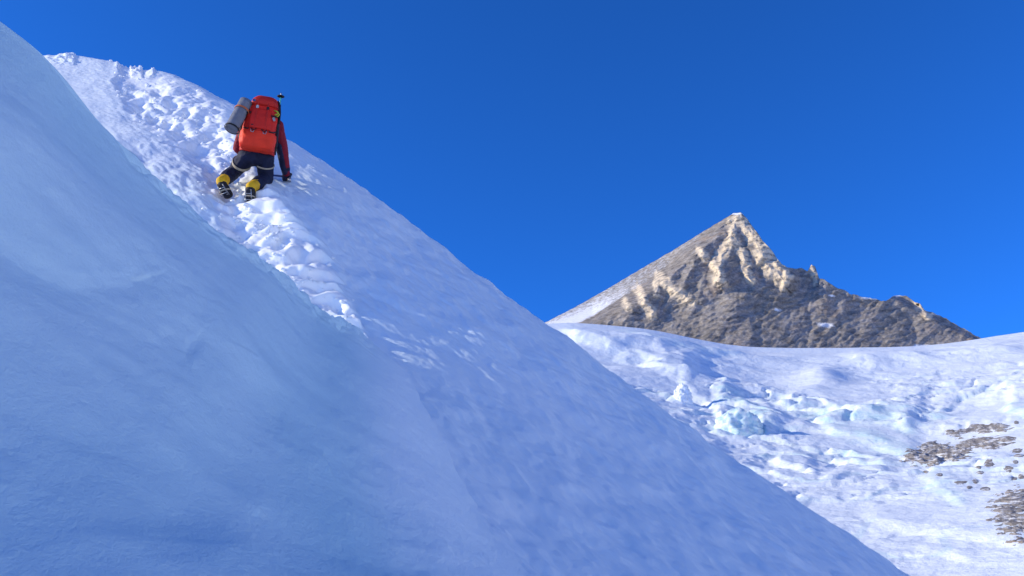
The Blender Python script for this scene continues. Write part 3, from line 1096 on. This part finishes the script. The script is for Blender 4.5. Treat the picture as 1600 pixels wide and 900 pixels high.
def hand_chains(wr, dirn, palm, grow=0.0, side=1):
    """palm, four unequal bent fingers and a thumb leaving the side of the palm"""
    d = Vector(dirn).normalized()
    n_ = (Vector(palm) - d * Vector(palm).dot(d)).normalized()
    s_ = d.cross(n_) * side
    ch = []
    kn = wr + d * 0.085
    for k, (o, L) in enumerate(((.032, .070), (.011, .080), (-.011, .074), (-.032, .058))):
        b = kn + s_ * o
        ch.append([(wr + s_ * o * 0.6, .019 + grow), (b, .015 + grow)])
        p1 = b + d * L * .40 + n_ * L * .15
        p2 = p1 + d * L * .15 + n_ * L * .36
        p3 = p2 - d * L * .20 + n_ * L * .22
        ch.append([(b, .0105 + grow), (p1, .0095 + grow), (p2, .009 + grow), (p3, .008 + grow)])
    t0 = wr + d * 0.025 + s_ * 0.03
    t1 = t0 + s_ * 0.028 + d * 0.025 + n_ * 0.018
    t2 = t1 + d * 0.022 + n_ * 0.028 - s_ * 0.006
    ch.append([(wr, .02 + grow), (t0, .014 + grow), (t1, .012 + grow), (t2, .0095 + grow)])
    return ch


handR = hand_chains(J['wrR'], (.12, .25, -.9), (-.3, .9, .2), 0, 1)
handL = hand_chains(J['wrL'], (.05, .8, -.5), (.0, -.4, -.9), 0, -1)
hd = J['head']
face = V3(.0, .86, .30).normalized()           # looking up the slope
hup = V3(.0, -.30, .86).normalized()
hx = face.cross(hup)
body = [[(J['pel'], .125), (J['wai'], .115), (J['che'], .13), (J['neck'], .06), (hd - hup * .05, .062)],
        [(J['hipL'], .10), (J['pel'], .12), (J['hipR'], .10)],
        [(J['shL'], .06), (J['che'], .11), (J['shR'], .06)],
        [(hd + hup * .015, .092), (hd - hup * .01 + face * .02, .082), (hd - hup * .07 + face * .045, .05)],
        [(hd + face * .095, .012), (hd + face * .112 - hup * .022, .013)],
        [(hd + hx * .088, .018), (hd + hx * .09 - hup * .02, .013)], [(hd - hx * .088, .018), (hd - hx * .09 - hup * .02, .013)],
        [(hd + face * .092 - hup * .055 - hx * .018, .009), (hd + face * .095 - hup * .055, .010), (hd + face * .092 - hup * .055 + hx * .018, .009)]]
for s_ in 'LR':
    body.append([(J['hip' + s_], .088), (J['kne' + s_], .058), (J['ank' + s_], .040), (J['toe' + s_], .034)])
    body.append([(J['sh' + s_], .052), (J['el' + s_], .040), (J['wr' + s_], .028)])
body += handR + handL
person = fused('person', body, MAT['skin'], None, 0.008, 3)
person.matrix_world = FRAME
tag(person, 'climber crawling up the snow in maroon jacket, navy trousers and yellow gaiters', 'person')

# eyes, hat
for k in (-1, 1):
    fused('eye', [[(hd + face * .086 + hx * .032 * k + hup * .004, .012)]], MAT['black'], person, 0.004, 1)
fused('hat', [[(hd + hup * .045 - face * .012, .094), (hd + hup * .03 - face * .03, .096)], [(hd - face * .04 - hup * .02, .082)]], MAT['navy'], person, 0.01, 4, 0.002)

jk = [[(J['pel'] + V3(0, .02, .02), .135), (J['wai'], .135), (J['che'], .15), (J['neck'], .085)],
      [(J['hipL'] + V3(0, .03, .06), .09), (J['hipR'] + V3(0, .03, .06), .09)],
      [(J['shL'], .08), (J['che'], .135), (J['shR'], .08)]]
for s_ in 'LR':
    jk.append([(J['sh' + s_], .078), ((J['sh' + s_] + J['el' + s_]) / 2, .072), (J['el' + s_], .064), ((J['el' + s_] * .4 + J['wr' + s_] * .6), .054), (J['wr' + s_], .046)])
fused('jacket', jk, MAT['red'], person, 0.009, 5, 0.007, 17)
# dark inner panel of the right sleeve
el, wr, sh = J['elR'], J['wrR'], J['shR']
fused('sleeve_panel', [[(sh * .35 + el * .65 + V3(-.022, -.026, -.01), .055), (el + V3(-.024, -.020, 0), .052), (el * .4 + wr * .6 + V3(-.018, -.016, 0), .046), (wr + V3(-.01, -.012, .01), .042)]], MAT['navy'], person, 0.009, 4, 0.005, 17)
tr = [[(J['hipL'], .115), (J['pel'], .135), (J['hipR'], .115)], [(J['pel'], .13), (J['wai'] - V3(0, .02, .03), .12)]]
for s_ in 'LR':
    h_, k_, a_ = J['hip' + s_], J['kne' + s_], J['ank' + s_]
    tr.append([(h_, .115), ((h_ + k_) / 2, .098), (k_, .082), ((k_ + a_) / 2, .082), (k_ * .25 + a_ * .75, .070)])
fused('trousers', tr, MAT['navy'], person, 0.010, 5, 0.008, 13)
fused('glove', [[(p, r + .009) for p, r in ch] for ch in handR] + [[(J['wrR'] + V3(0, 0, .05), .046), (J['wrR'], .040)]], MAT['glove'], person, 0.006, 2)
fused('glove', [[(p, r + .009) for p, r in ch] for ch in handL] + [[(J['wrL'] + V3(0, -.05, .03), .046), (J['wrL'], .040)]], MAT['glove'], person, 0.006, 2)

for s_ in 'LR':
    a_, t_, k_ = J['ank' + s_], J['toe' + s_], J['kne' + s_]
    sh_ = (k_ - a_).normalized()
    ft = (t_ - a_).normalized()
    sole = (ft - sh_ * 1.2)
    sole = (sole - ft * sole.dot(ft)).normalized()          # faces away from the shin: towards the camera
    side = ft.cross(sole)
    heel = a_ + ft * .035 + sole * .040
    # gaiter over ankle and calf
    fused('gaiter', [[(a_ + sh_ * .15, .070), (a_ + sh_ * .05, .064), (a_ + sole * .020, .062), (a_ + ft * .055 + sole * .026, .060)]], MAT['yellow'], person, 0.008, 4, 0.004, 20)
    gz = [(a_ + sh_ * .02 + sole * .078 + side * .03, (.018, .010, .03), Matrix.Identity(3)), (a_ + ft * .03 + sole * .084 - side * .02, (.02, .008, .02), Matrix.Identity(3))]
    for g_ in gz:
        boxes('gaiter_mark', [g_], MAT['black'], person, .003)
    bt = fused('boot', [[(heel, .056), (a_ + ft * .08 + sole * .045, .058), (t_ - ft * .05 + sole * .03, .052), (t_ + sole * .01, .046)],
                        [(heel + side * .012, .05), (t_ + side * .018, .042)], [(heel - side * .012, .05), (t_ - side * .018, .042)]], MAT['rubber'], person, 0.008, 3)
    # crampon: frame rails, cross bars, spikes
    sp = []
    L = (t_ - heel).length
    for q, wd in ((.02, .030), (.3, .032), (.62, .042), (.92, .036)):
        for sg in (-1, 1):
            sp.append((heel + ft * L * q + sole * .055 + side * wd * sg, q))
    for p, q in sp:
        tube('crampon_spike', [p - sole * .01, p + sole * .03], [.007, .001], MAT['steel'], bt, 6)
    for sg in (-1, 1):
        tube('crampon_rail', [heel + sole * .055 + side * .031 * sg, heel + ft * L * .5 + sole * .052 + side * .036 * sg, t_ + sole * .045 + side * .036 * sg], .005, MAT['steel'], bt, 6)
    tube('crampon_bar', [heel + ft * L * .3 + sole * .056 - side * .036, heel + ft * L * .3 + sole * .056 + side * .036], .005, MAT['steel'], bt, 6)
    tube('crampon_bar', [heel + ft * L * .75 + sole * .054 - side * .040, heel + ft * L * .75 + sole * .054 + side * .040], .005, MAT['steel'], bt, 6)
    band('crampon_strap', a_ + ft * .12 + sole * .035, ft + sole * .25, .066, .064, .016, .004, MAT['tan'], bt, ref=side)

# harness leg loops and belt
for s_, t, tl in (('L', .42, V3(.35, .1, .1)), ('R', .30, V3(-.2, .15, .1))):
    h_, k_ = J['hip' + s_], J['kne' + s_]
    c = h_.lerp(k_, t)
    band('harness_leg_loop', c, (k_ - h_).normalized() + tl, .112, .116, .036 if s_ == 'L' else .018, .006, MAT['tan'], person)
band('harness_belt', J['pel'] + V3(.005, .03, .06), J['wai'] - J['pel'], .185, .155, .04, .006, MAT['black'], person)

# ------------------------------------------------------------------ backpack
ax = V3(.05, .58, .81).normalized()
bk = V3(0, -.81, .58)
bk = (bk - ax * bk.dot(ax)).normalized()
rx_ = ax.cross(bk)
PC = V3(.135, .285, .745)
PF = FRAME @ Matrix(((rx_.x, ax.x, bk.x, PC.x), (rx_.y, ax.y, bk.y, PC.y), (rx_.z, ax.z, bk.z, PC.z), (0, 0, 0, 1)))
pack = bpy.data.objects.new('backpack', None)
COL.objects.link(pack)
pack.matrix_world = PF
tag(pack, 'bright orange red climbing backpack on the back of the climber', 'backpack')
bd = loft('pack_body', [(-.33, 0, -.02, .14, .07), (-.30, 0, -.01, .18, .11), (-.20, 0, .0, .196, .132), (-.05, 0, 0, .188, .13), (.10, .010, 0, .175, .12), (.20, .016, -.005, .155, .11), (.25, .018, -.01, .135, .09)], MAT['orange'], pack, noise=.010, nf=9)
loft('bottom_panel', [(-.335, 0, 0, .12, .06), (-.315, 0, .0, .185, .118), (-.22, 0, .005, .203, .140), (-.145, 0, .004, .198, .138), (-.13, 0, .0, .188, .128)], MAT['orange_base'], pack, noise=.010, nf=12)
loft('front_pocket', [(-.11, 0, .10, .10, .03), (-.09, 0, .115, .125, .045), (.03, 0, .11, .122, .045), (.13, 0, .10, .11, .038), (.15, 0, .09, .095, .02)], MAT['orange'], pack, noise=.005, nf=12)
loft('lid', [(.19, .018, 0, .14, .10), (.205, .018, .005, .158, .135), (.26, .02, .005, .150, .135), (.31, .022, -.005, .125, .11), (.335, .022, -.01, .08, .07)], MAT['orange_dark'], pack, noise=.008, nf=10)
for sx in (-.055, .065):
    tube('strap', [V3(sx, .30, .09), V3(sx, .25, .142), V3(sx, .19, .140), V3(sx, .10, .153), V3(sx, .0, .163), V3(sx, -.10, .155), V3(sx * 1.1, -.16, .150)], 0, MAT['orange_dark'], pack, flat=(.018, .004, (0, 0, 1)))
    boxes('buckle', [(V3(sx, .155, .152), (.032, .036, .012), Matrix.Identity(3))], MAT['grey_webbing'] if sx < 0 else MAT['black'], pack)
for sg in (-1, 1):
    for y0, y1 in ((-.02, -.12), (.14, .08)):
        tube('compression_strap', [V3(.19 * sg, y0, -.06), V3(.204 * sg, (y0 + y1) / 2, .03), V3(.165 * sg, y1, .115), V3(.115 * sg, y1 - .005, .145)], 0, MAT['black'], pack, flat=(.016, .004, (sg, 0, .5)))
    tube('gear_loop', [V3(.06 * sg - .03, -.115, .150), V3(.06 * sg, -.145, .165), V3(.06 * sg + .03, -.115, .150)], .006, MAT['black'], pack, 6)
    tube('tool_loop', [V3(.07 * sg - .02, -.13, .150), V3(.07 * sg - .012, -.165, .160), V3(.07 * sg + .012, -.165, .160), V3(.07 * sg + .02, -.13, .150)], .004, MAT['grey_webbing'], pack, 6)
    loft('side_panel', [(-.24, .197 * sg, -.03, .016, .07), (-.2, .205 * sg, -.03, .022, .085), (.0, .196 * sg, -.03, .022, .085), (.18, .176 * sg, -.03, .022, .075), (.21, .17 * sg, -.03, .012, .06)], MAT['black'], pack, seg=20)
    tube('shoulder_strap', [V3(.09 * sg, .20, -.10), V3(.10 * sg, .23, -.18), V3(.13 * sg, .17, -.29), V3(.15 * sg, .02, -.36), V3(.19 * sg, -.10, -.28), V3(.19 * sg, -.2, -.12)], 0, MAT['black'], pack, flat=(.055, .014, (0, .6, -.8)))
    tube('hip_belt', [V3(.12 * sg, -.29, -.06), V3(.195 * sg, -.28, -.14), V3(.195 * sg, -.27, -.27), V3(.08 * sg, -.26, -.36)], 0, MAT['orange_dark'], pack, flat=(.07, .014, (sg, 0, -.3)))
for lx, rz in ((-.07, .15), (.06, -.1)):
    boxes('logo_patch', [(V3(lx, -.075, .158), (.05, .014, .004), Matrix.Rotation(rz, 3, 'Z'))], MAT['black'], pack, .001)
boxes('lid_buckle', [(V3(-.10, .235, .125), (.045, .03, .02), Matrix.Identity(3))], MAT['blue'], pack)
tube('haul_cord', [V3(.135, .16, .10), V3(.175, .145, .12), V3(.20, .12, .10), V3(.185, .09, .11), V3(.155, .10, .125), V3(.19, .125, .125)], .009, MAT['lime'], pack, 8)
boxes('side_clip', [(V3(.15, .04, .135), (.03, .045, .012), Matrix.Rotation(.4, 3, 'Z'))], MAT['grey_webbing'], pack)
tube('side_cord', [V3(.16, .30, .05), V3(.19, .24, .07), V3(.205, .15, .06), V3(.21, .03, .05)], .012, MAT['black'], pack, 8)

# ------------------------------------------------------------------ rolled mat
T0, T1 = V3(-.045, .37, .965), V3(-.17, .03, .71)
zx, zy, zz_ = frame_of(T1 - T0, (1, 0, 0))
L = (T1 - T0).length
matE = bpy.data.objects.new('rolled_mat', None)
COL.objects.link(matE)
matE.matrix_world = FRAME @ Matrix(((zx.x, zy.x, zz_.x, T0.x), (zx.y, zy.y, zz_.y, T0.y), (zx.z, zy.z, zz_.z, T0.z), (0, 0, 0, 1)))
tag(matE, 'grey foam sleeping mat rolled up and strapped to the left of the backpack', 'sleeping mat')
turns, R0, R1, th = 3.6, .012, .078, .0125
ns = 190
aa_ = np.linspace(0, turns * 2 * np.pi, ns)
ra = np.linspace(R0, R1, ns)
prof_o = np.stack([np.cos(aa_) * (ra + th / 2), np.sin(aa_) * (ra + th / 2)], -1)
prof_i = np.stack([np.cos(aa_) * (ra - th / 2), np.sin(aa_) * (ra - th / 2)], -1)
loop = np.concatenate([prof_o, prof_i[::-1]], 0)
m2 = len(loop)
nl = 9
V = []
for k in range(nl):
    z = L * k / (nl - 1)
    sq = 1 - 0.05 * math.exp(-((z - .14) / .03) ** 2) - 0.04 * math.exp(-((z - .42) / .03) ** 2)
    V.append(np.concatenate([loop * sq, np.full((m2, 1), z)], 1))
V = np.concatenate(V)
F = [(k * m2 + j, k * m2 + (j + 1) % m2, (k + 1) * m2 + (j + 1) % m2, (k + 1) * m2 + j) for k in range(nl - 1) for j in range(m2)]
for base in (0, (nl - 1) * m2):
    for j in range(ns - 1):
        q = (base + j, base + j + 1, base + m2 - 2 - j, base + m2 - 1 - j)
        F.append(q if base else q[::-1])
me_ = mesh_from(V, F)
link('foam_roll', me_, MAT['foam'], matE, smooth=False)
tube('gap_shade_fill', [V3(0, 0, .006), V3(0, 0, L - .025)], R1 - .005, MAT['foam_shade'], matE, 28)  # dark filler painting the shade between the turns of the roll
band('mat_strap', V3(0, 0, .14), (0, 0, 1), .086, .086, .02, .004, MAT['strap_orange'], matE)
band('mat_strap', V3(0, 0, .43), (0, 0, 1), .087, .087, .02, .004, MAT['black'], matE)

# ------------------------------------------------------------------ trekking pole
pole = bpy.data.objects.new('trekking_pole', None)
COL.objects.link(pole)
PT0 = V3(.335, .28, .75)
pole.matrix_world = FRAME
tag(pole, 'trekking pole carried tip up on the right side of the backpack', 'pole')
pt = lambda t: PT0 + V3(0, .58, .81).normalized() * t
tube('shaft', [pt(-.36), pt(.0), pt(.26)], .010, MAT['black'], pole, 10)
tube('painted_section', [pt(.26), pt(.36)], .0085, MAT['teal'], pole, 10)
tube('collar', [pt(.235), pt(.27)], .014, MAT['blue'], pole, 10)
tube('basket', [pt(.362), pt(.368), pt(.376), pt(.384), pt(.392)], [.014, .036, .046, .038, .012], MAT['black'], pole, 16)
tube('tip', [pt(.39), pt(.41), pt(.425)], [.010, .008, .004], MAT['steel'], pole, 8)

# ------------------------------------------------------------------ ice axe under the right hand
axe = bpy.data.objects.new('ice_axe', None)
COL.objects.link(axe)
axe.matrix_world = FRAME
tag(axe, 'dark blue ice axe pressed into the snow under the right glove', 'ice axe')
A0, A1 = V3(.52, .53, .045), V3(.24, .50, .05)
tube('shaft', [A0, (A0 + A1) / 2 + V3(0, 0, .004), A1], .0125, MAT['blue'], axe, 10)
tube('spike', [A1, A1 + V3(-.04, -.005, -.003), A1 + V3(-.07, -.01, -.006)], [.011, .008, .002], MAT['steel'], axe, 8)
tube('pick', [A0 + V3(.005, 0, .0), A0 + V3(.01, .06, -.01), A0 + V3(.0, .13, -.035), A0 + V3(-.015, .17, -.06)], [.014, .012, .009, .003], MAT['steel'], axe, 8)
tube('adze', [A0, A0 + V3(.005, -.05, -.004), A0 + V3(0, -.085, -.02)], [.013, .018, .026], MAT['steel'], axe, 8)

# ------------------------------------------------------------------ loose snow clods along the track
rq = random.Random(11)
ico = bmesh.new()
bmesh.ops.create_icosphere(ico, subdivisions=2, radius=1.0)
iv = np.array([v.co[:] for v in ico.verts])
ifc = np.array([[v.index for v in f.verts] for f in ico.faces])
ico.free()
VV, FF, off_ = [], [], 0
for k in range(300):
    t = rq.uniform(0, len(TRACK) - 1.01)
    i = int(t); f = t - i
    w = TRACK[i][2] * (1 - f) + TRACK[i + 1][2] * f
    u = TRACK[i][0] * (1 - f) + TRACK[i + 1][0] * f + rq.gauss(0, w * 0.55)
    v = TRACK[i][1] * (1 - f) + TRACK[i + 1][1] * f + rq.gauss(0, w * 0.4)
    p, n_ = on_slope(u, v)
    r = 0.008 + 0.024 * rq.random() ** 3
    q = iv * np.array((1.2, 1.0, 0.75)) * (1 + 0.45 * fbm(iv * 1.3 + k * 3.7, 2))[:, None]
    VV.append(q * r + p + n_ * r * 0.25)
    FF.append(ifc + off_)
    off_ += len(iv)
me_ = mesh_from(np.concatenate(VV), np.concatenate(FF))
at = me_.attributes.new('fresh_lit', 'FLOAT', 'POINT')
at.data.foreach_set('value', np.ones(off_, np.float32))
tag(link('snow_clods', me_, MAT['snow']), 'small loose clods of white snow strewn along the trodden track', 'snow', kind='stuff')
